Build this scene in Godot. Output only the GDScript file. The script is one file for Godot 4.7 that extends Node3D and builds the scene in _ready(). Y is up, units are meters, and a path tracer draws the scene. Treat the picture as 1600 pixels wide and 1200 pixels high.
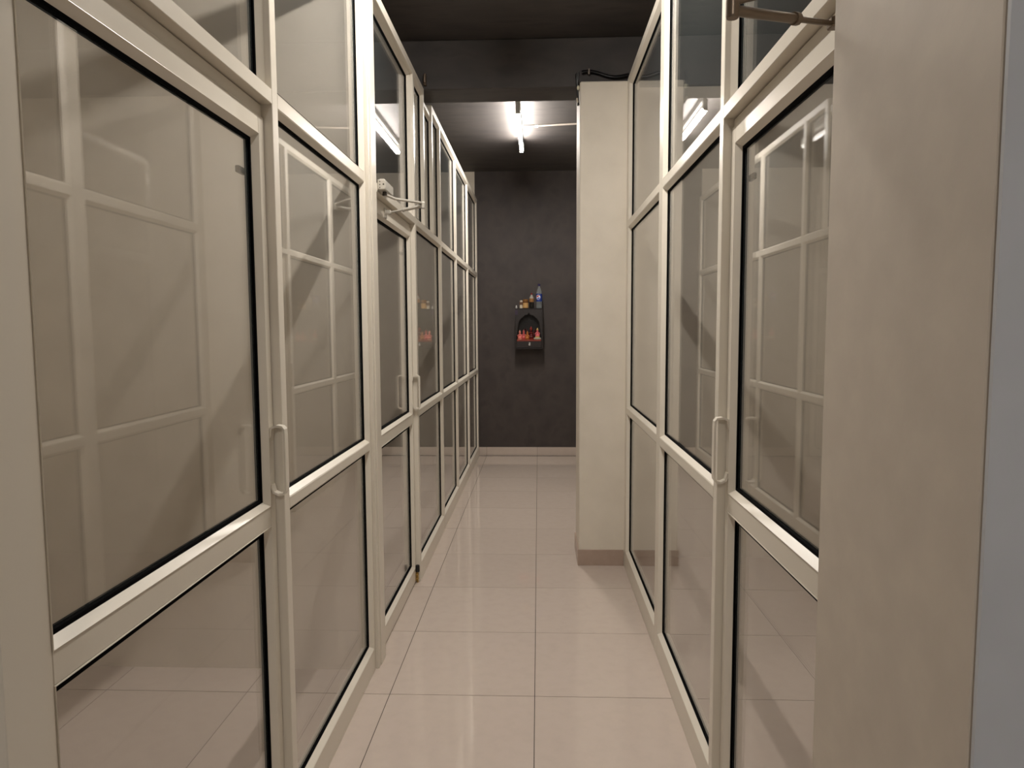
extends Node3D
# Corridor between cream aluminium and glass partitions. Units are metres, y up, the corridor runs along -z.

const CEIL := 3.31
const TUBE_Y := 3.2
const TUBE_X := -0.158

var M := {}
var org := Vector3.ZERO
var rng := RandomNumberGenerator.new()


# ------------------------------------------------------------------ mesh helpers

func begin() -> SurfaceTool:
	var st := SurfaceTool.new()
	st.begin(Mesh.PRIMITIVE_TRIANGLES)
	return st


func tri(st: SurfaceTool, a: Vector3, b: Vector3, c: Vector3, n: Vector3) -> void:
	var order := [a, b, c]
	if (b - a).cross(c - a).dot(n) > 0.0:
		order = [a, c, b]
	for p in order:
		st.set_normal(n)
		st.set_uv(Vector2(p.x + p.z, p.y))
		st.add_vertex(p - org)


func face(st: SurfaceTool, pts: Array, inside: Vector3) -> void:
	var n: Vector3 = (pts[1] - pts[0]).cross(pts[2] - pts[0])
	if n.length() < 1e-12 and pts.size() > 3:
		n = (pts[2] - pts[0]).cross(pts[3] - pts[0])
	if n.length() < 1e-14:
		return
	n = n.normalized()
	if n.dot(pts[0] - inside) < 0.0:
		n = -n
	for i in range(1, pts.size() - 1):
		tri(st, pts[0], pts[i], pts[i + 1], n)


func bx(st: SurfaceTool, p: Vector3, q: Vector3, b := 0.0) -> void:
	var lo := Vector3(minf(p.x, q.x), minf(p.y, q.y), minf(p.z, q.z))
	var hi := Vector3(maxf(p.x, q.x), maxf(p.y, q.y), maxf(p.z, q.z))
	var c := (lo + hi) / 2.0
	var e := (hi - lo) / 2.0
	b = minf(b, minf(e.x, minf(e.y, e.z)) * 0.49)
	var corner := func(sx: float, sy: float, sz: float, keep: int) -> Vector3:
		var v := Vector3(sx * e.x, sy * e.y, sz * e.z)
		if keep != 0:
			v.x -= sx * b
		if keep != 1:
			v.y -= sy * b
		if keep != 2:
			v.z -= sz * b
		return c + v
	for s in [-1.0, 1.0]:
		face(st, [corner.call(s, -1, -1, 0), corner.call(s, 1, -1, 0), corner.call(s, 1, 1, 0), corner.call(s, -1, 1, 0)], c)
		face(st, [corner.call(-1, s, -1, 1), corner.call(1, s, -1, 1), corner.call(1, s, 1, 1), corner.call(-1, s, 1, 1)], c)
		face(st, [corner.call(-1, -1, s, 2), corner.call(1, -1, s, 2), corner.call(1, 1, s, 2), corner.call(-1, 1, s, 2)], c)
	if b <= 0.0:
		return
	for s in [-1.0, 1.0]:
		for t in [-1.0, 1.0]:
			face(st, [corner.call(s, t, -1, 0), corner.call(s, t, 1, 0), corner.call(s, t, 1, 1), corner.call(s, t, -1, 1)], c)
			face(st, [corner.call(s, -1, t, 0), corner.call(s, 1, t, 0), corner.call(s, 1, t, 2), corner.call(s, -1, t, 2)], c)
			face(st, [corner.call(-1, s, t, 1), corner.call(1, s, t, 1), corner.call(1, s, t, 2), corner.call(-1, s, t, 2)], c)
			for u in [-1.0, 1.0]:
				face(st, [corner.call(s, t, u, 0), corner.call(s, t, u, 1), corner.call(s, t, u, 2)], c)


func smooth_quad(st: SurfaceTool, p: Array, n: Array) -> void:
	var mid: Vector3 = n[0] + n[1] + n[2] + n[3]
	for t in [[0, 1, 2], [0, 2, 3]]:
		var a: Vector3 = p[t[0]]
		var b: Vector3 = p[t[1]]
		var c: Vector3 = p[t[2]]
		var cr := (b - a).cross(c - a)
		if cr.length() < 1e-14:
			continue
		var ids: Array = t if cr.dot(mid) <= 0.0 else [t[0], t[2], t[1]]
		for i in ids:
			st.set_normal(n[i])
			st.set_uv(Vector2(p[i].x, p[i].y))
			st.add_vertex(p[i] - org)


# a lathed shape about the vertical axis at c; profile rows are [radius, height]
func lathe(st: SurfaceTool, c: Vector3, prof: Array, seg := 16, squash := 1.0) -> void:
	for i in prof.size() - 1:
		var r0: float = prof[i][0]
		var y0: float = prof[i][1]
		var r1: float = prof[i + 1][0]
		var y1: float = prof[i + 1][1]
		var sl := Vector2(y1 - y0, r0 - r1)
		if sl.length() < 1e-9:
			continue
		sl = sl.normalized()
		for k in seg:
			var a0 := TAU * k / seg
			var a1 := TAU * (k + 1) / seg
			var d0 := Vector3(cos(a0), 0, sin(a0) * squash)
			var d1 := Vector3(cos(a1), 0, sin(a1) * squash)
			var n0 := (d0 * sl.x + Vector3.UP * sl.y).normalized()
			var n1 := (d1 * sl.x + Vector3.UP * sl.y).normalized()
			smooth_quad(st, [c + d0 * r0 + Vector3.UP * y0, c + d1 * r0 + Vector3.UP * y0, c + d1 * r1 + Vector3.UP * y1, c + d0 * r1 + Vector3.UP * y1], [n0, n1, n1, n0])


func ball(st: SurfaceTool, c: Vector3, r: Vector3, seg := 12) -> void:
	var rows := seg / 2
	for i in rows:
		var t0 := PI * i / rows
		var t1 := PI * (i + 1) / rows
		for k in seg:
			var q: Array = []
			var n: Array = []
			for w in [[t0, k], [t0, k + 1], [t1, k + 1], [t1, k]]:
				var a: float = TAU * w[1] / seg
				var d := Vector3(sin(w[0]) * cos(a), cos(w[0]), sin(w[0]) * sin(a))
				q.append(c + d * r)
				n.append((d / r).normalized())
			smooth_quad(st, q, n)


# a round bar along a path
func bar(st: SurfaceTool, pts: Array, r: float, seg := 10, ends := true) -> void:
	var rings: Array = []
	for i in pts.size():
		var dir: Vector3
		if i == 0:
			dir = pts[1] - pts[0]
		elif i == pts.size() - 1:
			dir = pts[i] - pts[i - 1]
		else:
			dir = (pts[i + 1] - pts[i]).normalized() + (pts[i] - pts[i - 1]).normalized()
		dir = dir.normalized()
		var side := dir.cross(Vector3.UP if absf(dir.y) < 0.9 else Vector3.RIGHT).normalized()
		var up := side.cross(dir).normalized()
		var ring: Array = []
		for k in seg:
			var a := TAU * k / seg
			ring.append(side * cos(a) + up * sin(a))
		rings.append(ring)
	for i in pts.size() - 1:
		for k in seg:
			var j := (k + 1) % seg
			var n := [rings[i][k], rings[i][j], rings[i + 1][j], rings[i + 1][k]]
			smooth_quad(st, [pts[i] + n[0] * r, pts[i] + n[1] * r, pts[i + 1] + n[2] * r, pts[i + 1] + n[3] * r], n)
	if ends:
		for e in [0, pts.size() - 1]:
			var cap: Array = []
			for k in seg:
				cap.append(pts[e] + rings[e][k] * r)
			face(st, cap, pts[1] if e == 0 else pts[e - 1])


# a convex outline in the x-y plane pushed through z
func slab(st: SurfaceTool, outline: Array, z0: float, z1: float) -> void:
	var mid := Vector3.ZERO
	for p in outline:
		mid += Vector3(p.x, p.y, (z0 + z1) / 2.0)
	mid /= outline.size()
	for z in [z0, z1]:
		var f: Array = []
		for p in outline:
			f.append(Vector3(p.x, p.y, z))
		face(st, f, mid)
	for i in outline.size():
		var a: Vector2 = outline[i]
		var b: Vector2 = outline[(i + 1) % outline.size()]
		face(st, [Vector3(a.x, a.y, z0), Vector3(b.x, b.y, z0), Vector3(b.x, b.y, z1), Vector3(a.x, a.y, z1)], mid)


# a flat strap (width along z) along a path in the x-y plane
func strap(st: SurfaceTool, path: Array, width: float, thick: float, z: float) -> void:
	for i in path.size() - 1:
		var a: Vector2 = path[i]
		var b: Vector2 = path[i + 1]
		var na := _strap_normal(path, i) * thick / 2.0
		var nb := _strap_normal(path, i + 1) * thick / 2.0
		slab(st, [a - na, b - nb, b + nb, a + na], z - width / 2.0, z + width / 2.0)


func _strap_normal(path: Array, i: int) -> Vector2:
	var d := Vector2.ZERO
	if i > 0:
		d += (path[i] - path[i - 1]).normalized()
	if i < path.size() - 1:
		d += (path[i + 1] - path[i]).normalized()
	return Vector2(-d.y, d.x).normalized()


# partition coordinates: side (-1 left, 1 right), distance from the corridor's axis, height, distance along the corridor
func P(s: float, a: float, h: float, d: float) -> Vector3:
	return Vector3(s * a, h, -d)


func member(st: SurfaceTool, s: float, a0: float, a1: float, h0: float, h1: float, d0: float, d1: float, b := 0.0015) -> void:
	bx(st, P(s, a0, h0, d0), P(s, a1, h1, d1), b)


# a mitred ring round an opening; profile is a convex outline of [inset, depth]
func ring(st: SurfaceTool, s: float, d0: float, d1: float, h0: float, h1: float, prof: Array) -> void:
	var mw := 0.0
	var ma := 0.0
	for p in prof:
		mw += p[0] / prof.size()
		ma += p[1] / prof.size()
	var at := func(w: float, a: float, k: int) -> Vector3:
		var dd: float = d0 + w if k in [0, 3] else d1 - w
		var hh: float = h0 + w if k in [0, 1] else h1 - w
		return P(s, a, hh, dd)
	for i in prof.size():
		var p: Array = prof[i]
		var q: Array = prof[(i + 1) % prof.size()]
		for k in 4:
			var j := (k + 1) % 4
			var inside: Vector3 = (at.call(mw, ma, k) + at.call(mw, ma, j)) / 2.0
			face(st, [at.call(p[0], p[1], k), at.call(p[0], p[1], j), at.call(q[0], q[1], j), at.call(q[0], q[1], k)], inside)


# ------------------------------------------------------------------ object helpers

func obj(called: String, st: SurfaceTool, mat: Material, parent: Node = null) -> MeshInstance3D:
	var o := MeshInstance3D.new()
	o.name = called
	o.mesh = st.commit()
	o.material_override = mat
	if parent == null:
		add_child(o, true)
	else:
		parent.add_child(o, true)
	return o


func numbered(called: String) -> String:
	if not has_node(called):
		return called
	var k := 1
	while has_node("%s_%03d" % [called, k]):
		k += 1
	return "%s_%03d" % [called, k]


func thing(called: String, at: Vector3, label: String, category: String, group := "", kind := "") -> Node3D:
	var o := Node3D.new()
	o.name = numbered(called)
	add_child(o)
	o.position = at
	org = at
	o.set_meta("label", label)
	o.set_meta("category", category)
	if group:
		o.set_meta("group", group)
	if kind:
		o.set_meta("kind", kind)
	return o


func wall(called: String, p: Vector3, q: Vector3, mat: Material, label: String, category := "wall", b := 0.0) -> Node3D:
	org = Vector3((p.x + q.x) / 2.0, minf(p.y, q.y), (p.z + q.z) / 2.0)
	var st := begin()
	bx(st, p, q, b)
	var o := obj(called, st, mat)
	o.position = org
	o.set_meta("kind", "structure")
	o.set_meta("label", label)
	o.set_meta("category", category)
	org = Vector3.ZERO
	return o


# ------------------------------------------------------------------ materials

func mat(color: Color, rough := 0.6, metal := 0.0) -> StandardMaterial3D:
	var m := StandardMaterial3D.new()
	m.albedo_color = color
	m.roughness = rough
	m.metallic = metal
	return m


func noise_tex(freq: float, ramp: Array, sd: int, size := 512, octaves := 4) -> NoiseTexture2D:
	var n := FastNoiseLite.new()
	n.seed = sd
	n.noise_type = FastNoiseLite.TYPE_SIMPLEX_SMOOTH
	n.frequency = freq
	n.fractal_octaves = octaves
	var t := NoiseTexture2D.new()
	t.width = size
	t.height = size
	t.seamless = true
	t.noise = n
	if ramp.size():
		var g := Gradient.new()
		g.offsets = PackedFloat32Array()
		g.colors = PackedColorArray()
		var offs := PackedFloat32Array()
		var cols := PackedColorArray()
		for i in ramp.size():
			offs.append(float(i) / (ramp.size() - 1))
			cols.append(ramp[i])
		g.offsets = offs
		g.colors = cols
		t.color_ramp = g
	return t


func painted(ramp: Array, rough: float, scale: Vector3, sd: int, freq := 0.012, bump := 0.0, bump_freq := 0.06) -> StandardMaterial3D:
	var m := StandardMaterial3D.new()
	m.albedo_color = Color.WHITE
	m.albedo_texture = noise_tex(freq, ramp, sd)
	m.roughness = rough
	m.uv1_triplanar = true
	m.uv1_world_triplanar = true
	m.uv1_scale = scale
	if bump > 0.0:
		m.normal_enabled = true
		m.normal_texture = noise_tex(bump_freq, [], sd + 7)
		m.normal_texture.as_normal_map = true
		m.normal_texture.bump_strength = 4.0
		m.normal_scale = bump
	return m


func make_materials() -> void:
	# powder-coated cream aluminium
	M.frame = mat(Color(0.85, 0.82, 0.765), 0.3)
	M.gasket = mat(Color(0.02, 0.02, 0.024), 0.8)
	M.gasket.metallic_specular = 0.15
	M.glass = mat(Color(0.9, 0.95, 0.95, 0.02), 0.0)
	M.glass.transparency = BaseMaterial3D.TRANSPARENCY_ALPHA
	M.cream = painted([Color(0.825, 0.79, 0.73), Color(0.845, 0.81, 0.75), Color(0.86, 0.825, 0.765)], 0.62, Vector3(0.7, 0.7, 0.7), 3, 0.01)
	M.pier = painted([Color(0.775, 0.73, 0.67), Color(0.79, 0.745, 0.685), Color(0.81, 0.765, 0.70)], 0.7, Vector3(1.6, 1.6, 1.6), 5, 0.012, 0.015, 0.12)
	M.blue_grey = painted([Color(0.745, 0.75, 0.76), Color(0.765, 0.772, 0.782), Color(0.785, 0.79, 0.80)], 0.7, Vector3(0.8, 0.8, 0.8), 9, 0.01)
	# charcoal paint, brushed on unevenly
	M.dark_wall = painted([Color(0.195, 0.168, 0.158), Color(0.23, 0.2, 0.19), Color(0.255, 0.222, 0.208), Color(0.205, 0.178, 0.168)], 0.62, Vector3(0.5, 0.42, 0.5), 21, 0.012)
	M.dark_ceiling = painted([Color(0.215, 0.203, 0.2), Color(0.25, 0.234, 0.228), Color(0.28, 0.26, 0.25), Color(0.225, 0.21, 0.205)], 0.6, Vector3(0.25, 0.5, 0.9), 23, 0.014)
	M.tiles = []
	var tones := [Color(0.75, 0.695, 0.65), Color(0.757, 0.702, 0.657), Color(0.743, 0.688, 0.643)]
	for i in 3:
		var c: Color = tones[i]
		var t := painted([c.darkened(0.015), c, c.lightened(0.02)], 0.05, Vector3(1.3, 1.3, 1.3), 40 + i, 0.02)
		t.metallic_specular = 0.5
		M.tiles.append(t)
	M.grout = mat(Color(0.17, 0.135, 0.115), 0.95)
	M.skirting = painted([Color(0.64, 0.56, 0.505), Color(0.655, 0.575, 0.52), Color(0.67, 0.59, 0.535)], 0.25, Vector3(1.4, 1.4, 1.4), 51, 0.02)
	M.white_metal = mat(Color(0.72, 0.70, 0.66), 0.35, 0.3)
	M.steel = mat(Color(0.62, 0.58, 0.53), 0.34, 0.85)
	M.bronze = mat(Color(0.48, 0.42, 0.36), 0.36, 0.6)
	M.brass = mat(Color(0.70, 0.58, 0.34), 0.35, 0.8)
	M.rubber = mat(Color(0.04, 0.04, 0.045), 0.5)
	M.screw = mat(Color(0.3, 0.28, 0.26), 0.4, 0.7)
	M.tube = mat(Color(0.95, 0.95, 0.93), 0.4)
	M.tube.emission_enabled = true
	M.tube.emission = Color(1.0, 0.975, 0.945)
	M.tube.emission_energy_multiplier = 240.0
	M.batten = mat(Color(0.86, 0.86, 0.84), 0.4)
	M.conduit = mat(Color(0.62, 0.58, 0.54), 0.45)
	M.cable = mat(Color(0.06, 0.058, 0.062), 0.3)
	M.clip = mat(Color(0.80, 0.78, 0.68), 0.4)
	M.shrine = painted([Color(0.125, 0.10, 0.10), Color(0.15, 0.125, 0.12)], 0.35, Vector3(2, 2, 2), 61, 0.03)
	M.shrine_red = mat(Color(0.50, 0.19, 0.13), 0.6)
	M.shrine_purple = mat(Color(0.18, 0.12, 0.22), 0.5)


# ------------------------------------------------------------------ the setting

func build_floor() -> void:
	var o := wall("floor", Vector3(-2.75, -0.12, 4.1), Vector3(2.55, -0.0015, -8.3), M.grout, "beige vitrified tile floor of the corridor with dark joints", "floor")
	org = o.position
	# shared meshes: whole tiles of 0.6 m on a grid that starts at x -0.0185, z -2.7507
	var g := 0.0014
	var shape: Array = []
	for i in 3:
		var st := SurfaceTool.new()
		st.begin(Mesh.PRIMITIVE_TRIANGLES)
		var keep := org
		org = Vector3.ZERO
		bx(st, Vector3(-0.3 + g, -0.01, -0.3 + g), Vector3(0.3 - g, 0.0, 0.3 - g))
		org = keep
		shape.append(st.commit())
	for row in range(-11, 10):
		for col in range(-4, 4):
			var c := Vector3(-0.0185 + 0.6 * col + 0.3, 0, -(2.7507 + 0.6 * row - 0.3))
			if c.z < -8.3 or c.z > 3.9:
				continue
			var t := MeshInstance3D.new()
			t.name = "tile"
			var k := rng.randi_range(0, 2)
			t.mesh = shape[k]
			t.material_override = M.tiles[k]
			o.add_child(t, true)
			t.position = c - org + Vector3(0, rng.randf_range(-0.0003, 0.0), 0)
	org = Vector3.ZERO


func build_shell() -> void:
	build_floor()
	wall("ceiling", Vector3(-2.75, CEIL, 4.1), Vector3(2.55, CEIL + 0.12, -8.3), M.dark_ceiling, "charcoal painted concrete ceiling with brush marks", "ceiling")
	wall("ceiling_beam", Vector3(-2.7, 3.008, -4.5), Vector3(2.5, CEIL, -4.76), M.dark_ceiling, "charcoal painted concrete beam crossing the corridor above the cream pillar", "beam", 0.006)
	wall("wall_back", Vector3(-0.735, 0, -8.18), Vector3(0.55, CEIL, -8.3), M.dark_wall, "charcoal painted end wall carrying the small shrine")
	wall("wall_back_cabin", Vector3(-2.7, 0, -8.18), Vector3(-0.735, CEIL, -8.3), M.cream, "cream end wall of the cabin behind the long glass partition")
	wall("wall_back_store", Vector3(0.55, 0, -8.18), Vector3(2.5, CEIL, -8.3), M.cream, "cream end wall of the cabin hidden behind the pillar")
	wall("wall_left", Vector3(-2.62, 0, 0.9), Vector3(-2.75, CEIL, -8.3), M.cream, "cream wall at the back of the cabins behind the long partition")
	wall("wall_right", Vector3(2.42, 0, 0.9), Vector3(2.55, CEIL, -8.3), M.cream, "cream side wall at the back of the cabin beside the pillar")
	wall("wall_divider", Vector3(-0.775, 0, -2.952), Vector3(-2.62, CEIL, -3.08), M.cream, "cream cross wall between the two cabins with the wide post at its end")
	wall("wall_cabin_end", Vector3(0.612, 0, -4.52), Vector3(2.42, 3.006, -4.7), M.cream, "cream cross wall at the far end of the cabin beside the pillar")
	# pillar under the beam
	wall("wall_pillar", Vector3(0.254, 0, -4.35), Vector3(0.61, 2.992, -4.72), M.cream, "cream painted pillar with a tiled foot at the end of a glass partition", "pillar", 0.006)
	var st: SurfaceTool
	# entrance walls: a plastered pier on the right, the lobby walls behind the camera
	wall("wall_pier", Vector3(0.45, 0, -0.712), Vector3(2.5, CEIL, -1.119), M.pier, "cream plastered pier beside the entrance hiding the hinge side of a glass door", "wall", 0.006)
	wall("wall_entrance", Vector3(-0.80, 0, -0.712), Vector3(-2.7, CEIL, -0.88), M.pier, "cream plastered wall end beside the hinge post of the short partition", "wall", 0.004)
	var pr := get_node("wall_pier")
	org = pr.position
	st = begin()
	bx(st, Vector3(0.4503, 0, -0.7065), Vector3(2.5, CEIL, -0.7118), 0.0)
	var skin := obj("paint_face", st, M.blue_grey, pr)
	skin.set_meta("label", "blue-grey painted lobby face of the pier")
	org = Vector3.ZERO
	wall("wall_lobby_left", Vector3(-2.62, 0, -0.7), Vector3(-2.75, CEIL, 4.1), M.blue_grey, "blue-grey lobby side wall on the hinge post side")
	wall("wall_lobby_right", Vector3(2.42, 0, -0.7), Vector3(2.55, CEIL, 4.1), M.blue_grey, "blue-grey lobby side wall on the pier side")
	wall("wall_lobby", Vector3(-2.7, 0, 3.98), Vector3(2.5, CEIL, 4.1), M.blue_grey, "blue-grey lobby wall facing the corridor mouth")
	# tile skirting
	var bb := Node3D.new()
	bb.name = "baseboard_back"
	add_child(bb)
	bb.position = Vector3(0, 0, -8.176)
	bb.set_meta("kind", "structure")
	bb.set_meta("label", "beige tile skirting along the charcoal end wall")
	bb.set_meta("category", "skirting")
	org = bb.position
	var xs := [-0.733, -0.6185, -0.0185, 0.505]
	for i in xs.size() - 1:
		st = begin()
		bx(st, Vector3(xs[i] + 0.001, 0, -8.17), Vector3(xs[i + 1] - 0.001, 0.102, -8.18), 0.001)
		obj("tile", st, M.tiles[i % 3], bb)
	bb = Node3D.new()
	bb.name = "baseboard_pillar"
	add_child(bb)
	bb.position = Vector3(0.4, 0, -4.345)
	bb.set_meta("kind", "structure")
	bb.set_meta("label", "brown tile skirting round the foot of the cream pillar")
	bb.set_meta("category", "skirting")
	org = bb.position
	st = begin()
	bx(st, Vector3(0.246, 0, -4.342), Vector3(0.536, 0.102, -4.35), 0.001)
	obj("tile", st, M.skirting, bb)
	st = begin()
	bx(st, Vector3(0.246, 0, -4.3505), Vector3(0.254, 0.102, -4.72), 0.001)
	obj("tile", st, M.skirting, bb)
	org = Vector3.ZERO


# ------------------------------------------------------------------ partitions and doors

# one glazed light: bead, gasket and pane inside an opening
func light_bay(parent: Node3D, s: float, f: float, d0: float, d1: float, h0: float, h1: float, deep := 0.058, gw := 0.0045) -> void:
	var st := begin()
	ring(st, s, d0, d1, h0, h1, [[0.0, f + 0.0015], [0.0, f + 0.0225], [0.016, f + 0.0225], [0.016, f + 0.0205], [0.0015, f + 0.001]])
	ring(st, s, d0, d1, h0, h1, [[0.0, f + 0.0325], [0.0, f + deep - 0.002], [0.002, f + deep - 0.002], [0.014, f + 0.038], [0.014, f + 0.0325]])
	obj("glazing_bead", st, M.frame, parent)
	st = begin()
	ring(st, s, d0, d1, h0, h1, [[0.011, f + 0.0205], [0.011, f + 0.0248], [0.016 + gw, f + 0.0248], [0.0155 + gw, f + 0.019], [0.0155, f + 0.019]])
	ring(st, s, d0, d1, h0, h1, [[0.009, f + 0.0292], [0.009, f + 0.0355], [0.0155 + gw, f + 0.0355], [0.016 + gw, f + 0.0292]])
	obj("gasket", st, M.gasket, parent)
	st = begin()
	bx(st, P(s, f + 0.0245, h0 + 0.006, d0 + 0.006), P(s, f + 0.0295, h1 - 0.006, d1 - 0.006))
	obj("pane", st, M.glass, parent)


func post(parent: Node3D, s: float, f: float, d0: float, d1: float, h0 := 0.0, h1 := 3.0, deep := 0.058, called := "post") -> void:
	var st := begin()
	member(st, s, f, f + deep, h0, h1, d0, d1)
	obj(called, st, M.frame, parent)


func rail(parent: Node3D, s: float, f: float, d0: float, d1: float, h0: float, h1: float, called: String, deep := 0.058) -> void:
	var st := begin()
	member(st, s, f, f + deep, h0, h1, d0, d1)
	obj(called, st, M.frame, parent)


# a glazed bay of three lights between two posts
func bay(parent: Node3D, s: float, f: float, d0: float, d1: float, lv: Dictionary, upper := true) -> void:
	rail(parent, s, f, d0, d1, 0.0, lv.sill, "sill")
	rail(parent, s, f, d0, d1, lv.mid0, lv.mid1, "mid_rail")
	rail(parent, s, f, d0, d1, lv.tr0, lv.tr1, "transom")
	light_bay(parent, s, f, d0, d1, lv.sill, lv.mid0)
	light_bay(parent, s, f, d0, d1, lv.mid1, lv.tr0)
	if upper:
		rail(parent, s, f, d0, d1, lv.top0, lv.top1, "top_rail")
		light_bay(parent, s, f, d0, d1, lv.tr1, lv.top0)


# the fixed part above a door: transom, stop strips and a light set deep in the frame
func door_bay(parent: Node3D, s: float, f: float, d0: float, d1: float, lv: Dictionary) -> void:
	rail(parent, s, f, d0, d1, lv.tr0, lv.tr1, "transom")
	rail(parent, s, f, d0, d1, lv.top0, lv.top1, "top_rail")
	light_bay(parent, s, f + 0.016, d0, d1, lv.tr1, lv.top0, 0.044, 0.0075)
	var st := begin()
	member(st, s, f + 0.031, f + 0.058, lv.tr0 - 0.045, lv.tr0 - 0.0025, d0, d1, 0.001)
	obj("door_stop", st, M.frame, parent)


func door(called: String, s: float, f: float, hinge: float, latch: float, top: float, mid0: float, mid1: float, label: String) -> Node3D:
	var o := thing(called, P(s, f + 0.02, 0.0, (hinge + latch) / 2.0), label, "door", "", "structure")
	var sw := 0.038
	var st := begin()
	member(st, s, f, f + 0.04, 0.008, top, hinge, hinge + 0.046)
	obj("stile", st, M.frame, o)
	st = begin()
	member(st, s, f, f + 0.04, 0.008, top, latch - sw, latch)
	obj("stile", st, M.frame, o)
	var a := hinge + 0.046
	var b := latch - sw
	for r in [[0.008, 0.095, "bottom_rail"], [mid0, mid1, "mid_rail"], [top - 0.05, top, "top_rail"]]:
		st = begin()
		member(st, s, f, f + 0.04, r[0], r[1], a, b)
		obj(r[2], st, M.frame, o)
	light_bay(o, s, f - 0.003, a, b, 0.095, mid0, 0.043, 0.0075)
	light_bay(o, s, f - 0.003, a, b, mid1, top - 0.05, 0.043, 0.0075)
	# pull handle: a bent flat strap on two short feet
	var d := latch - 0.02
	var path: Array = []
	for p in [[0.0, 1.205], [-0.004, 1.232], [-0.02, 1.238], [-0.034, 1.236], [-0.040, 1.228], [-0.041, 1.21], [-0.041, 1.07], [-0.040, 1.054], [-0.033, 1.045], [-0.02, 1.043], [-0.006, 1.050], [0.0, 1.072]]:
		path.append(Vector2(s * (f + p[0]), p[1]))
	st = begin()
	strap(st, path, 0.024, 0.006, -d)
	var h := obj("handle", st, M.frame, o)
	st = begin()
	for y in [1.213, 1.064]:
		ball(st, P(s, f + 0.0, y, d), Vector3(0.003, 0.0045, 0.0045), 8)
	obj("screw", st, M.screw, h)
	# keeper of the lock on the cabin side of the latch stile
	st = begin()
	bx(st, P(s, f + 0.04, 1.925, latch - 0.03), P(s, f + 0.052, 1.943, latch - 0.075), 0.002)
	obj("keeper", st, M.bronze, o)
	return o


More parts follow.
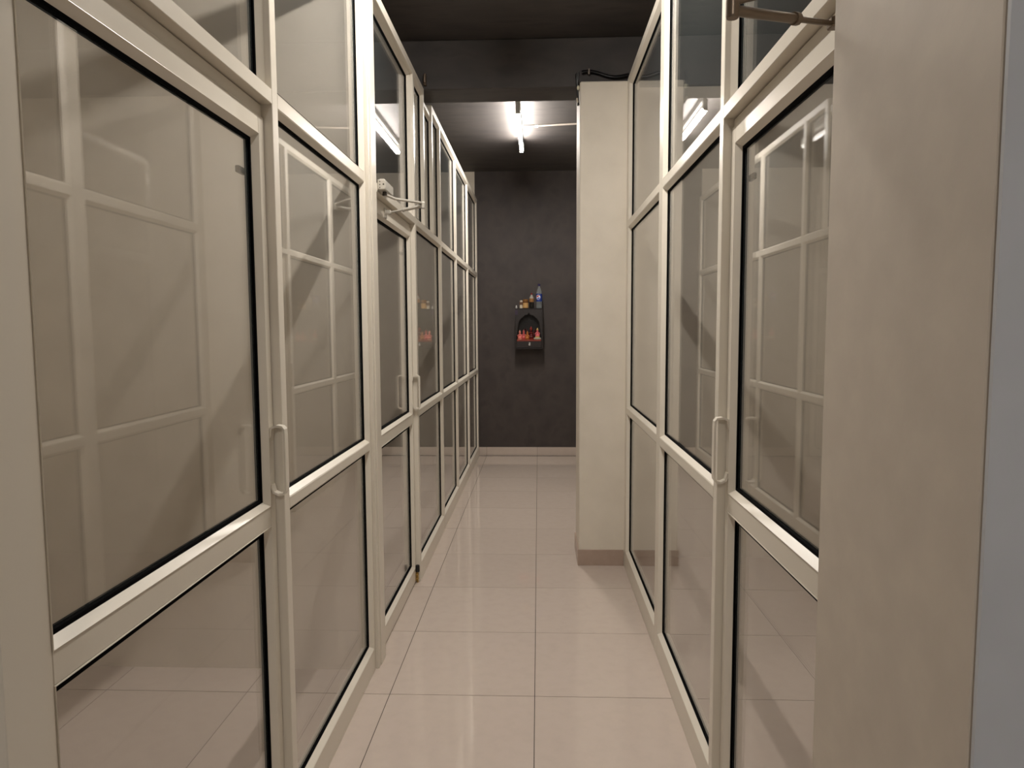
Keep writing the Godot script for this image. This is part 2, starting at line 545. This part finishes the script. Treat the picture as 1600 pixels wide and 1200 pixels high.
func build_partitions() -> void:
	var lv := {"sill": 0.10, "mid0": 0.987, "mid1": 1.02, "tr0": 2.122, "tr1": 2.162, "top0": 2.955, "top1": 3.0}
	# --- left, two bays next to the entrance
	var s := -1.0
	var f := 0.727
	var o := thing("glass_partition", P(s, f, 0, 1.94), "short cream aluminium glass partition of two bays facing the plastered pier", "partition")
	post(o, s, f, 0.882, 0.963)
	post(o, s, f, 1.934, 1.975)
	post(o, s, f, 2.946, 2.964)
	door_bay(o, s, f, 0.963, 1.934, lv)
	bay(o, s, f, 1.975, 2.946, lv)
	# --- left, five bays to the end wall
	lv = {"sill": 0.105, "mid0": 0.992, "mid1": 1.03, "tr0": 2.108, "tr1": 2.148, "top0": 2.945, "top1": 2.99}
	f = 0.708
	o = thing("glass_partition", P(s, f, 0, 5.5), "long cream aluminium glass partition of five bays running to the charcoal end wall", "partition")
	post(o, s, f + 0.004, 2.966, 2.999, 0.0, 3.0, 0.075, "wide_post")
	post(o, s, f, 2.999, 3.086, 0.0, 3.0, 0.075, "wide_post")
	post(o, s, f, 4.037, 4.08, 0.0, 2.99)
	door_bay(o, s, f, 3.086, 4.037, lv)
	bay(o, s, f, 4.08, 5.10, lv, false)
	# the upper light of this bay is split in three, the middle one lower
	var cuts := [4.08, 4.405, 4.755, 5.10]
	for i in 3:
		var d0: float = cuts[i] + (0.02 if i > 0 else 0.0)
		var d1: float = cuts[i + 1] - (0.02 if i < 2 else 0.0)
		var drop := 0.055 if i == 1 else 0.0
		rail(o, s, f + (0.012 if i == 1 else 0.0), d0, d1, lv.top0 - drop, lv.top1 - drop, "top_rail")
		light_bay(o, s, f, d0, d1, lv.tr1, lv.top0 - drop)
		if i < 2:
			post(o, s, f, cuts[i + 1] - 0.02, cuts[i + 1] + 0.02, lv.tr1, lv.top1)
	var ps := [5.10, 6.06, 7.06, 8.09]
	for i in 4:
		post(o, s, f, ps[i], ps[i] + (0.04 if i < 3 else 0.075), 0.0, 2.99)
		if i < 3:
			bay(o, s, f, ps[i] + 0.04, ps[i + 1], lv)
	# --- right, three bays to the pillar
	s = 1.0
	f = 0.54
	lv = {"sill": 0.11, "mid0": 0.98, "mid1": 1.018, "tr0": 2.112, "tr1": 2.15, "top0": 2.955, "top1": 3.0}
	o = thing("glass_partition", P(s, f, 0, 2.7), "cream aluminium glass partition of three bays ending at the cream pillar", "partition")
	post(o, s, f, 1.12, 1.135)
	post(o, s, f, 2.106, 2.146)
	post(o, s, f, 3.105, 3.195)
	post(o, s, f, 4.27, 4.349)
	door_bay(o, s, f, 1.135, 2.106, lv)
	bay(o, s, f, 2.146, 3.105, lv)
	bay(o, s, f, 3.195, 4.27, lv)
	# --- right, three bays between the pillar and the end wall
	f = 0.51
	o = thing("glass_partition", P(s, f, 0, 6.4), "cream aluminium glass partition beyond the pillar, seen mirrored in other panes", "partition")
	post(o, s, f, 4.722, 4.762)
	post(o, s, f, 5.60, 5.66)
	post(o, s, f, 6.79, 6.87)
	post(o, s, f, 8.10, 8.165)
	door_bay(o, s, f, 4.762, 5.60, lv)
	bay(o, s, f, 5.66, 6.79, lv)
	bay(o, s, f, 6.87, 8.10, lv)
	# --- doors
	door("door_1", -1.0, 0.752, 0.966, 1.932, 2.085, 0.957, 1.012, "cream framed glass door in the short partition across from the pier")
	var d2 := door("door_2", -1.0, 0.733, 3.09, 4.034, 2.085, 0.96, 1.012, "cream framed glass door with a black-capped brass bolt at its foot")
	door("door_3", 1.0, 0.565, 1.138, 2.104, 2.085, 0.957, 1.012, "cream framed glass door partly hidden by the plastered pier")
	door("door_4", 1.0, 0.535, 4.765, 5.598, 2.085, 0.957, 1.012, "cream framed glass door beyond the pillar, seen mirrored in other panes")
	# bolt at the foot of the second door
	org = d2.position
	var st := begin()
	bx(st, P(-1, 0.7325, 0.012, 4.008), P(-1, 0.7285, 0.062, 4.030), 0.001)
	bar(st, [P(-1, 0.722, 0.002, 4.019), P(-1, 0.722, 0.068, 4.019)], 0.0055)
	for y in [0.02, 0.045]:
		bx(st, P(-1, 0.732, y, 4.011), P(-1, 0.7155, y + 0.008, 4.027), 0.001)
	var bolt := obj("bolt", st, M.brass, d2)
	st = begin()
	lathe(st, P(-1, 0.722, 0.066, 4.019), [[0.0, 0.0], [0.011, 0.0], [0.0125, 0.004], [0.0125, 0.034], [0.010, 0.040], [0.0, 0.041]], 14)
	obj("bolt_cap", st, M.rubber, bolt)
	org = Vector3.ZERO


func build_closers() -> void:
	# [side, wall face, door face, body start, pinion, elbow (a, h, d), shoe d, door top, label]
	var list := [
		[-1.0, 0.708, 0.733, 3.098, 3.15, [0.545, 2.086, 3.33], 3.36, 2.108, "pale metal door closer over the door with the brass bolt", "screwed"],
		[1.0, 0.54, 0.565, 1.16, 1.25, [0.30, 1.994, 1.128], 1.35, 2.112, "bronze door closer arm reaching out beside the plastered pier", ""],
		[-1.0, 0.727, 0.752, 0.99, 1.06, [0.52, 2.02, 0.85], 1.10, 2.122, "pale door closer over the door across from the pier", ""],
	]
	for c in list:
		var s: float = c[0]
		var f: float = c[1]
		var df: float = c[2]
		var el := P(s, c[5][0], c[5][1], c[5][2])
		var armmat: Material = M.bronze if c[9] == "" and s > 0 else M.white_metal
		var o := thing("door_closer", P(s, f - 0.02, c[7], c[3] + 0.1), c[8], "door closer")
		var base: float = c[7] + 0.010
		var st := begin()
		bx(st, P(s, f, base, c[3]), P(s, f - 0.037, base + 0.045, c[3] + 0.17), 0.004)
		bx(st, P(s, f - 0.008, base + 0.045, c[3] + 0.01), P(s, f - 0.03, base + 0.05, c[3] + 0.14), 0.002)
		var body := obj("body", st, M.white_metal, o)
		st = begin()
		for y in [0.010, 0.0225, 0.036]:
			ball(st, P(s, f - 0.012, base + y, c[3] - 0.0002), Vector3(0.0028, 0.0028, 0.001), 8)
		ball(st, P(s, f - 0.028, base + 0.024, c[3] - 0.0002), Vector3(0.004, 0.004, 0.001), 8)
		obj("screw", st, M.screw, body)
		var pin := P(s, f - 0.022, base, c[4])
		st = begin()
		lathe(st, pin - Vector3(0, 0.016, 0), [[0.0, 0.0], [0.010, 0.0], [0.011, 0.004], [0.009, 0.016], [0.0, 0.016]], 12)
		obj("pinion", st, M.screw, o)
		# main arm from the pinion to the elbow
		st = begin()
		var p0 := pin - Vector3(0, 0.012, 0)
		var p1 := el + Vector3(0, 0.012, 0)
		bar(st, [p0, p0.lerp(p1, 0.12) - Vector3(0, 0.003, 0), p0.lerp(p1, 0.25) - Vector3(0, 0.008, 0), p0.lerp(p1, 0.9), p1], 0.0062)
		obj("arm", st, armmat, o)
		st = begin()
		lathe(st, el - Vector3(0, 0.012, 0), [[0.0, 0.0], [0.009, 0.0], [0.010, 0.003], [0.010, 0.027], [0.007, 0.032], [0.0, 0.032]], 12)
		obj("elbow", st, armmat, o)
		# fore arm: thick sleeve, collar and thin rod down to the shoe on the door
		var shoe := P(s, df - 0.022, 2.062, c[6])
		st = begin()
		bar(st, [el, el.lerp(shoe, 0.58)], 0.0082)
		bar(st, [el.lerp(shoe, 0.56), el.lerp(shoe, 0.60)], 0.0108)
		bar(st, [el.lerp(shoe, 0.58), shoe], 0.0052)
		obj("fore_arm", st, armmat, o)
		st = begin()
		bx(st, P(s, df, 2.036, c[6] - 0.022), P(s, df - 0.005, 2.082, c[6] + 0.022), 0.001)
		bx(st, P(s, df - 0.004, 2.054, c[6] - 0.012), P(s, df - 0.03, 2.072, c[6] + 0.012), 0.002)
		obj("shoe", st, armmat, o)
	org = Vector3.ZERO


# ------------------------------------------------------------------ lights

func tube_light(d0: float, label: String, energy: float) -> void:
	var d1 := d0 + 1.24
	var o := thing("tube_light", Vector3(TUBE_X, CEIL, -(d0 + d1) / 2.0), label, "light", "tube lights on the ceiling")
	var st := begin()
	bx(st, Vector3(TUBE_X - 0.014, CEIL, -d0), Vector3(TUBE_X + 0.014, CEIL - 0.045, -d1), 0.003)
	obj("batten", st, M.batten, o)
	for d in [d0 + 0.012, d1 - 0.012]:
		st = begin()
		bx(st, Vector3(TUBE_X - 0.019, CEIL - 0.04, -(d - 0.011)), Vector3(TUBE_X + 0.019, TUBE_Y - 0.02, -(d + 0.011)), 0.003)
		obj("lamp_holder", st, M.batten, o)
	st = begin()
	bar(st, [Vector3(TUBE_X, TUBE_Y, -(d0 + 0.024)), Vector3(TUBE_X, TUBE_Y, -(d1 - 0.024))], 0.015, 16)
	obj("tube", st, M.tube, o)
	var l := AreaLight3D.new()
	l.name = "tube_glow"
	l.area_size = Vector2(0.03, 1.19)
	l.light_energy = energy
	l.light_color = Color(1.0, 0.975, 0.945)
	l.shadow_enabled = true
	l.area_range = 14.0
	l.area_attenuation = 2.0
	o.add_child(l)
	l.position = Vector3(0, TUBE_Y - 0.017 - CEIL, 0)
	l.rotation = Vector3(-PI / 2, 0, 0)
	org = Vector3.ZERO


func build_cables() -> void:
	# thin conduit on the ceiling from the lamp to the pillar side
	var o := thing("conduit", Vector3(0.16, CEIL - 0.008, -6.33), "thin pale conduit on the ceiling leading from the tube light", "conduit")
	var st := begin()
	bar(st, [Vector3(TUBE_X + 0.022, CEIL - 0.008, -6.37), Vector3(0.0, CEIL - 0.008, -6.362), Vector3(0.62, CEIL - 0.008, -6.277)], 0.008)
	obj("pipe", st, M.conduit, o)
	st = begin()
	bar(st, [Vector3(-0.026, CEIL - 0.010, -6.366), Vector3(0.0, CEIL - 0.010, -6.362)], 0.0125)
	obj("coupling", st, M.batten, o)
	# black corrugated hose above the pillar
	o = thing("corrugated_hose", Vector3(0.43, 3.07, -4.487), "black corrugated cable hose sagging over the top of the cream pillar", "cable hose")
	st = begin()
	var pts: Array = []
	for i in 57:
		var t := i / 56.0
		pts.append(Vector3(0.272 + 0.33 * t, 3.085 + 0.014 * sin(t * 7.0 + 0.4) - 0.02 * t, -4.487 + 0.003 * cos(t * 9.0)))
	for i in 56:
		bar(st, [pts[i], pts[i].lerp(pts[i + 1], 0.55)], 0.0125, 10)
		bar(st, [pts[i].lerp(pts[i + 1], 0.5), pts[i + 1]], 0.0095, 10, false)
	obj("hose", st, M.cable, o)
	for t in [[0.316, 3.095], [0.585, 3.065]]:
		st = begin()
		bx(st, Vector3(t[0] - 0.006, t[1] - 0.02, -4.472), Vector3(t[0] + 0.006, t[1] + 0.016, -4.5), 0.002)
		obj("clamp", st, M.steel, o)
	# wires bundled down the pillar's arris with one pale clip
	o = thing("wire_bundle", Vector3(0.25, 2.93, -4.36), "black wires with a pale clip bundled at the pillar's upper corner", "wires")
	for k in 3:
		st = begin()
		var q: Array = []
		for i in 9:
			var t := i / 8.0
			q.append(Vector3(0.246 - 0.006 * sin(t * 3.0 + k) - 0.004 * k, 3.05 - 0.19 * t, -4.365 - 0.012 * k + 0.006 * cos(t * 5.0 + k)))
		bar(st, q, 0.0055, 8)
		obj("wire", st, M.cable, o)
	st = begin()
	ball(st, Vector3(0.243, 2.955, -4.352), Vector3(0.009, 0.014, 0.008), 10)
	obj("clip", st, M.clip, o)
	st = begin()
	bar(st, [Vector3(0.24, 2.87, -4.356), Vector3(0.236, 2.895, -4.352)], 0.006)
	obj("ferrule", st, M.steel, o)
	# small pipe bracket under the beam over the other partition
	o = thing("pipe_bracket", Vector3(-0.70, 3.05, -4.47), "small dark pipe bracket on the beam above the long partition", "bracket")
	st = begin()
	bx(st, Vector3(-0.715, 3.03, -4.47), Vector3(-0.70, 3.10, -4.5), 0.002)
	bar(st, [Vector3(-0.708, 3.04, -4.462), Vector3(-0.708, 3.085, -4.462)], 0.009)
	obj("bracket", st, M.bronze, o)
	org = Vector3.ZERO


# ------------------------------------------------------------------ the shrine and what stands on it

func figurine(at: Vector3, k: float, body: Color, trim: Color, label: String) -> Node3D:
	var o := thing("figurine", at, label, "figurine", "figurines in the shrine")
	var bm := mat(body, 0.45)
	var tm := mat(trim, 0.4)
	var st := begin()
	lathe(st, at, [[0.0, 0.0], [0.026 * k, 0.0], [0.027 * k, 0.006 * k], [0.022 * k, 0.010 * k], [0.0, 0.010 * k]], 14, 0.8)
	obj("base", st, tm, o)
	st = begin()
	# crossed legs, trunk, arms and head in one skin
	ball(st, at + Vector3(0, 0.019 * k, 0.004 * k), Vector3(0.026, 0.011, 0.018) * k, 12)
	lathe(st, at, [[0.016 * k, 0.018 * k], [0.0175 * k, 0.030 * k], [0.013 * k, 0.041 * k], [0.016 * k, 0.052 * k], [0.010 * k, 0.060 * k], [0.005 * k, 0.064 * k]], 12, 0.75)
	for sx in [-1.0, 1.0]:
		bar(st, [at + Vector3(sx * 0.014, 0.054, 0) * k, at + Vector3(sx * 0.024, 0.040, 0.004) * k, at + Vector3(sx * 0.016, 0.030, 0.016) * k], 0.0048 * k, 8)
	ball(st, at + Vector3(0, 0.073, 0) * k, Vector3(0.0115, 0.0135, 0.0115) * k, 12)
	obj("body", st, bm, o)
	st = begin()
	lathe(st, at, [[0.012 * k, 0.079 * k], [0.0125 * k, 0.084 * k], [0.007 * k, 0.092 * k], [0.004 * k, 0.100 * k], [0.0, 0.104 * k]], 12)
	obj("crown", st, tm, o)
	return o


func build_shrine() -> void:
	var x0 := -0.266
	var x1 := 0.048
	var zb := -8.18
	var zf := -7.97
	var y0 := 1.272
	var y1 := 1.728
	var cx := (x0 + x1) / 2.0
	var o := thing("shrine_cabinet", Vector3(cx, y0, zb), "small black wooden shrine cabinet with a scalloped arch on the charcoal wall", "shrine")
	var st := begin()
	bx(st, Vector3(x0, y0, zb), Vector3(x1, y1, zb + 0.012), 0.001)
	obj("back_panel", st, M.shrine, o)
	for x in [x0, x1 - 0.014]:
		st = begin()
		bx(st, Vector3(x, y0, zb + 0.012), Vector3(x + 0.014, y1, zf), 0.001)
		obj("side_panel", st, M.shrine, o)
	for y in [y0, 1.362, y1 - 0.012]:
		st = begin()
		bx(st, Vector3(x0 + 0.014, y, zb + 0.012), Vector3(x1 - 0.014, y + 0.012, zf - (0.0 if y > 1.6 else 0.004)), 0.001)
		obj("shelf", st, M.shrine, o)
	st = begin()
	bx(st, Vector3(x0 + 0.002, y1, zb), Vector3(x1 - 0.002, y1 + 0.006, zf + 0.006), 0.001)
	obj("top", st, M.shrine, o)
	# scalloped arch board closing the top of the front
	st = begin()
	var w := (x1 - x0) / 2.0 - 0.014
	var n := 40
	for i in n:
		var a := -1.0 + 2.0 * i / n
		var b := -1.0 + 2.0 * (i + 1) / n
		var ya := _arch(a)
		var yb := _arch(b)
		slab(st, [Vector2(cx + a * w, ya), Vector2(cx + b * w, yb), Vector2(cx + b * w, y1 - 0.002), Vector2(cx + a * w, y1 - 0.002)], zf - 0.008, zf)
	obj("arch_board", st, M.shrine, o)
	st = begin()
	bx(st, Vector3(x0 + 0.016, y0 + 0.014, zf - 0.16), Vector3(x1 - 0.016, 1.360, zf + 0.002), 0.002)
	var dr := obj("drawer", st, M.shrine, o)
	st = begin()
	lathe(st, Vector3(-0.102, 1.3245, zf + 0.012), [[0.0, -0.018], [0.010, -0.015], [0.014, -0.006], [0.012, 0.003], [0.007, 0.007], [0.013, 0.014], [0.012, 0.021], [0.0, 0.025]], 14)
	obj("knob", st, mat(Color(0.86, 0.86, 0.86), 0.2, 0.7), dr)
	st = begin()
	bx(st, Vector3(x0 - 0.0006, 1.66, zf - 0.02), Vector3(x0 + 0.03, 1.716, zf + 0.0012), 0.0)
	obj("sticker", st, M.shrine_purple, o)
	# red cloth on the shelf
	st = begin()
	bx(st, Vector3(x0 + 0.017, 1.374, zb + 0.03), Vector3(x1 - 0.017, 1.3785, zf + 0.004), 0.001)
	bx(st, Vector3(x0 + 0.020, 1.360, zf + 0.0022), Vector3(x1 - 0.020, 1.3785, zf + 0.006), 0.001)
	obj("shelf_cloth", st, M.shrine_red, o).set_meta("label", "red cloth")
	var fy := 1.3792
	figurine(Vector3(-0.214, fy, -7.995), 1.05, Color(0.86, 0.47, 0.42), Color(0.80, 0.52, 0.44), "small rosy figurine beside the shrine's side with the purple sticker")
	figurine(Vector3(-0.170, fy, -8.03), 1.1, Color(0.84, 0.40, 0.38), Color(0.72, 0.30, 0.28), "small red-pink figurine between the rosy and the golden ones")
	figurine(Vector3(-0.128, fy, -7.995), 0.95, Color(0.72, 0.43, 0.20), Color(0.60, 0.36, 0.14), "small golden brown figurine in the middle of the shrine")
	figurine(Vector3(-0.085, fy, -8.07), 1.45, Color(0.36, 0.10, 0.09), Color(0.50, 0.14, 0.10), "taller dark red figurine at the back of the shrine")
	var pink := figurine(Vector3(-0.012, fy + 0.022, -8.01), 1.08, Color(0.85, 0.42, 0.44), Color(0.78, 0.66, 0.40), "small pink figurine with a yellowish crown on the pale pedestal")
	st = begin()
	lathe(st, Vector3(-0.012, fy, -8.01), [[0.0, 0.0], [0.040, 0.0], [0.041, 0.008], [0.038, 0.013], [0.038, 0.018], [0.034, 0.022], [0.0, 0.022]], 18, 0.62)
	var ped := obj("pedestal", st, mat(Color(0.66, 0.64, 0.55), 0.6), pink)
	st = begin()
	for k in 9:
		var a := PI * k / 8.0
		ball(st, Vector3(-0.012 + 0.038 * cos(a), fy + 0.011, -8.01 + 0.027 * sin(a)), Vector3(0.006, 0.006, 0.005), 8)
	obj("petals", st, mat(Color(0.74, 0.74, 0.68), 0.6), ped)
	var gl := thing("garland", Vector3(-0.09, 1.47, zb + 0.02), "dark red flower garland hanging at the back of the shrine", "garland")
	st = begin()
	for k in 26:
		var t := k / 25.0
		ball(st, Vector3(-0.155 + 0.13 * t, 1.50 - 0.055 * sin(PI * t) + 0.004 * sin(k * 2.4), zb + 0.026), Vector3(0.009, 0.008, 0.008), 8)
	obj("flowers", st, mat(Color(0.33, 0.09, 0.08), 0.7), gl)
	org = Vector3.ZERO
	build_bottles(y1 + 0.006, zf)


func _arch(t: float) -> float:
	# lower edge of the arch board over -1..1: lobes that rise to a point
	var r := absf(t)
	if r > 0.93:
		return 1.43
	var y := 1.686 - 0.03 * r / 0.2 if r < 0.1 else 1.671 - 0.13 * pow(r, 2.2)
	y -= 0.010 * absf(sin(r * 9.4))
	if r > 0.8:
		y -= 0.55 * (r - 0.8)
	return y


func build_bottles(y: float, zf: float) -> void:
	# tall clear bottle with a blue wrapper
	var c := Vector3(0.008, y, zf - 0.065)
	var o := thing("water_bottle", c, "tall clear plastic bottle with a blue wrapper and dark blue cap on the shrine", "bottle")
	var clear := mat(Color(0.75, 0.8, 0.82, 0.16), 0.05)
	clear.transparency = BaseMaterial3D.TRANSPARENCY_ALPHA
	var st := begin()
	lathe(st, c, [[0.0, 0.002], [0.026, 0.0], [0.033, 0.008], [0.034, 0.03], [0.031, 0.05], [0.034, 0.06], [0.034, 0.165], [0.030, 0.19], [0.020, 0.222], [0.0125, 0.245], [0.0115, 0.262], [0.0, 0.263]], 20)
	obj("body", st, clear, o)
	st = begin()
	lathe(st, c, [[0.0345, 0.078], [0.0352, 0.079], [0.0352, 0.164], [0.0345, 0.165]], 24)
	var wr := obj("wrapper", st, mat(Color(0.10, 0.20, 0.50), 0.4), o)
	# round emblem in red, white and blue, printed on the wrapper
	for part in [[0.0, 0.026, Color(0.9, 0.9, 0.92), "emblem"], [0.55, 0.021, Color(0.72, 0.16, 0.2), "emblem_red"], [-0.55, 0.021, Color(0.16, 0.3, 0.66), "emblem_blue"]]:
		st = begin()
		var rr: float = part[1]
		for i in 12:
			for j in 12:
				var u := -1.0 + 2.0 * (i + 0.5) / 12.0
				var v := -1.0 + 2.0 * (j + 0.5) / 12.0
				if u * u + v * v > 1.0 or (part[0] > 0.0 and v - 0.25 * sin(u * 3.0) < 0.22) or (part[0] < 0.0 and v - 0.25 * sin(u * 3.0) > -0.22):
					continue
				var q: Array = []
				for e in [[-1, -1], [1, -1], [1, 1], [-1, 1]]:
					var uu: float = (u + e[0] / 12.0) * rr
					var vv: float = (v + e[1] / 12.0) * rr
					var ang := uu / 0.035 - 0.35
					var rad: float = 0.0356 if part[0] == 0.0 else 0.0359
					q.append(c + Vector3(sin(ang) * rad, 0.126 + vv, cos(ang) * rad))
				face(st, q, c + Vector3(0, 0.126, 0))
		obj(part[3], st, mat(part[2], 0.4), wr)
	st = begin()
	lathe(st, c, [[0.0135, 0.252], [0.0145, 0.254], [0.0145, 0.276], [0.012, 0.279], [0.0, 0.279]], 16)
	obj("cap", st, mat(Color(0.16, 0.13, 0.30), 0.4), o)
	# small dark bottle with a golden wrapper
	c = Vector3(-0.078, y, zf - 0.06)
	o = thing("syrup_bottle", c, "short dark liquid bottle with a golden wrapper and red cap on the shrine", "bottle")
	st = begin()
	lathe(st, c, [[0.0, 0.001], [0.024, 0.0], [0.027, 0.006], [0.027, 0.075], [0.0, 0.076]], 18)
	obj("liquid", st, mat(Color(0.05, 0.035, 0.03), 0.12), o)
	st = begin()
	lathe(st, c, [[0.027, 0.0755], [0.027, 0.112], [0.022, 0.128], [0.013, 0.145], [0.010, 0.16], [0.0, 0.161]], 18)
	obj("neck", st, mat(Color(0.62, 0.6, 0.57), 0.12), o)
	st = begin()
	lathe(st, c, [[0.0272, 0.072], [0.0278, 0.073], [0.0278, 0.113], [0.0272, 0.114]], 20)
	obj("wrapper", st, mat(Color(0.55, 0.38, 0.20), 0.5), o)
	st = begin()
	lathe(st, c, [[0.0115, 0.156], [0.0125, 0.158], [0.0125, 0.172], [0.010, 0.175], [0.0, 0.175]], 14)
	obj("cap", st, mat(Color(0.42, 0.10, 0.10), 0.4), o)
	# jar with a broad wrapper and lid
	c = Vector3(-0.148, y, zf - 0.06)
	o = thing("jar", c, "squat jar with a yellowish wrapper and golden lid on the shrine", "jar", "jars on the shrine")
	st = begin()
	lathe(st, c, [[0.0, 0.0], [0.030, 0.0], [0.033, 0.005], [0.033, 0.075], [0.028, 0.084], [0.0, 0.085]], 20)
	obj("body", st, mat(Color(0.42, 0.27, 0.14), 0.25), o)
	st = begin()
	lathe(st, c, [[0.0332, 0.006], [0.0338, 0.007], [0.0338, 0.062], [0.0332, 0.063]], 20)
	obj("wrapper", st, mat(Color(0.74, 0.58, 0.36), 0.5), o)
	st = begin()
	lathe(st, c, [[0.030, 0.083], [0.032, 0.084], [0.032, 0.102], [0.030, 0.104], [0.0, 0.104]], 20)
	obj("lid", st, mat(Color(0.52, 0.36, 0.17), 0.4, 0.3), o)
	# two little white jars, one on the other's box
	c = Vector3(-0.198, y, zf - 0.055)
	o = thing("box", c, "small brown carton between two white tubs on the shrine", "carton")
	st = begin()
	bx(st, c + Vector3(-0.02, 0.042, -0.02), c + Vector3(0.02, 0.072, 0.02), 0.001)
	obj("carton", st, mat(Color(0.36, 0.24, 0.15), 0.6), o)
	st = begin()
	lathe(st, c, [[0.0, 0.0], [0.017, 0.0], [0.019, 0.004], [0.019, 0.036], [0.015, 0.042], [0.0, 0.042]], 16)
	var tb := obj("tub", st, mat(Color(0.80, 0.75, 0.66), 0.4))
	_loose(tb, c, "white tub carrying the small brown carton on the shrine", "tub")
	st = begin()
	lathe(st, c, [[0.0, 0.072], [0.015, 0.072], [0.016, 0.076], [0.016, 0.088], [0.012, 0.092], [0.0, 0.092]], 16)
	_loose(obj("tub", st, mat(Color(0.78, 0.74, 0.67), 0.4)), c, "white tub lying on top of the small brown carton", "tub")
	c = Vector3(-0.252, y, zf - 0.03)
	org = c
	st = begin()
	lathe(st, c, [[0.0, 0.0], [0.009, 0.0], [0.010, 0.002], [0.010, 0.022], [0.007, 0.027], [0.007, 0.036], [0.0, 0.037]], 14)
	_loose(obj("vial", st, mat(Color(0.74, 0.73, 0.72), 0.3)), c, "tiny pale vial at the corner of the shrine above the purple sticker", "vial")
	org = Vector3.ZERO


func _loose(o: Node3D, at: Vector3, label: String, category: String) -> void:
	o.position = at
	o.set_meta("label", label)
	o.set_meta("category", category)


# ------------------------------------------------------------------ scene

func _ready() -> void:
	rng.seed = 4
	# camera
	var cam := Camera3D.new()
	cam.name = "camera"
	cam.fov = rad_to_deg(2.0 * atan(600.0 / 1088.0))
	cam.near = 0.05
	cam.far = 60.0
	cam.position = Vector3(0, 1.507, 0)
	cam.basis = Basis(Vector3.UP, deg_to_rad(2.195)) * Basis(Vector3.RIGHT, deg_to_rad(-4.565)) * Basis(Vector3.BACK, deg_to_rad(-0.291))
	add_child(cam)
	cam.current = true
	# environment: a closed interior, no sky light
	var env := Environment.new()
	env.background_mode = Environment.BG_COLOR
	env.background_color = Color.BLACK
	env.tonemap_mode = Environment.TONE_MAPPER_LINEAR
	env.tonemap_exposure = 0.84
	env.sdfgi_enabled = true
	env.ssao_enabled = true
	env.ssil_enabled = true
	var we := WorldEnvironment.new()
	we.environment = env
	add_child(we)
	make_materials()
	# three tube lights in line along the corridor, one of them in the picture
	tube_light(5.577, "lit tube light on the charcoal ceiling between the beam and the end wall", 2.4)
	tube_light(1.9, "lit tube light on the ceiling between the two facing glass doors", 2.4)
	tube_light(-2.6, "lit tube light on the lobby ceiling outside the corridor mouth", 2.4)
	build_shell()
	build_partitions()
	build_closers()
	build_cables()
	build_shrine()
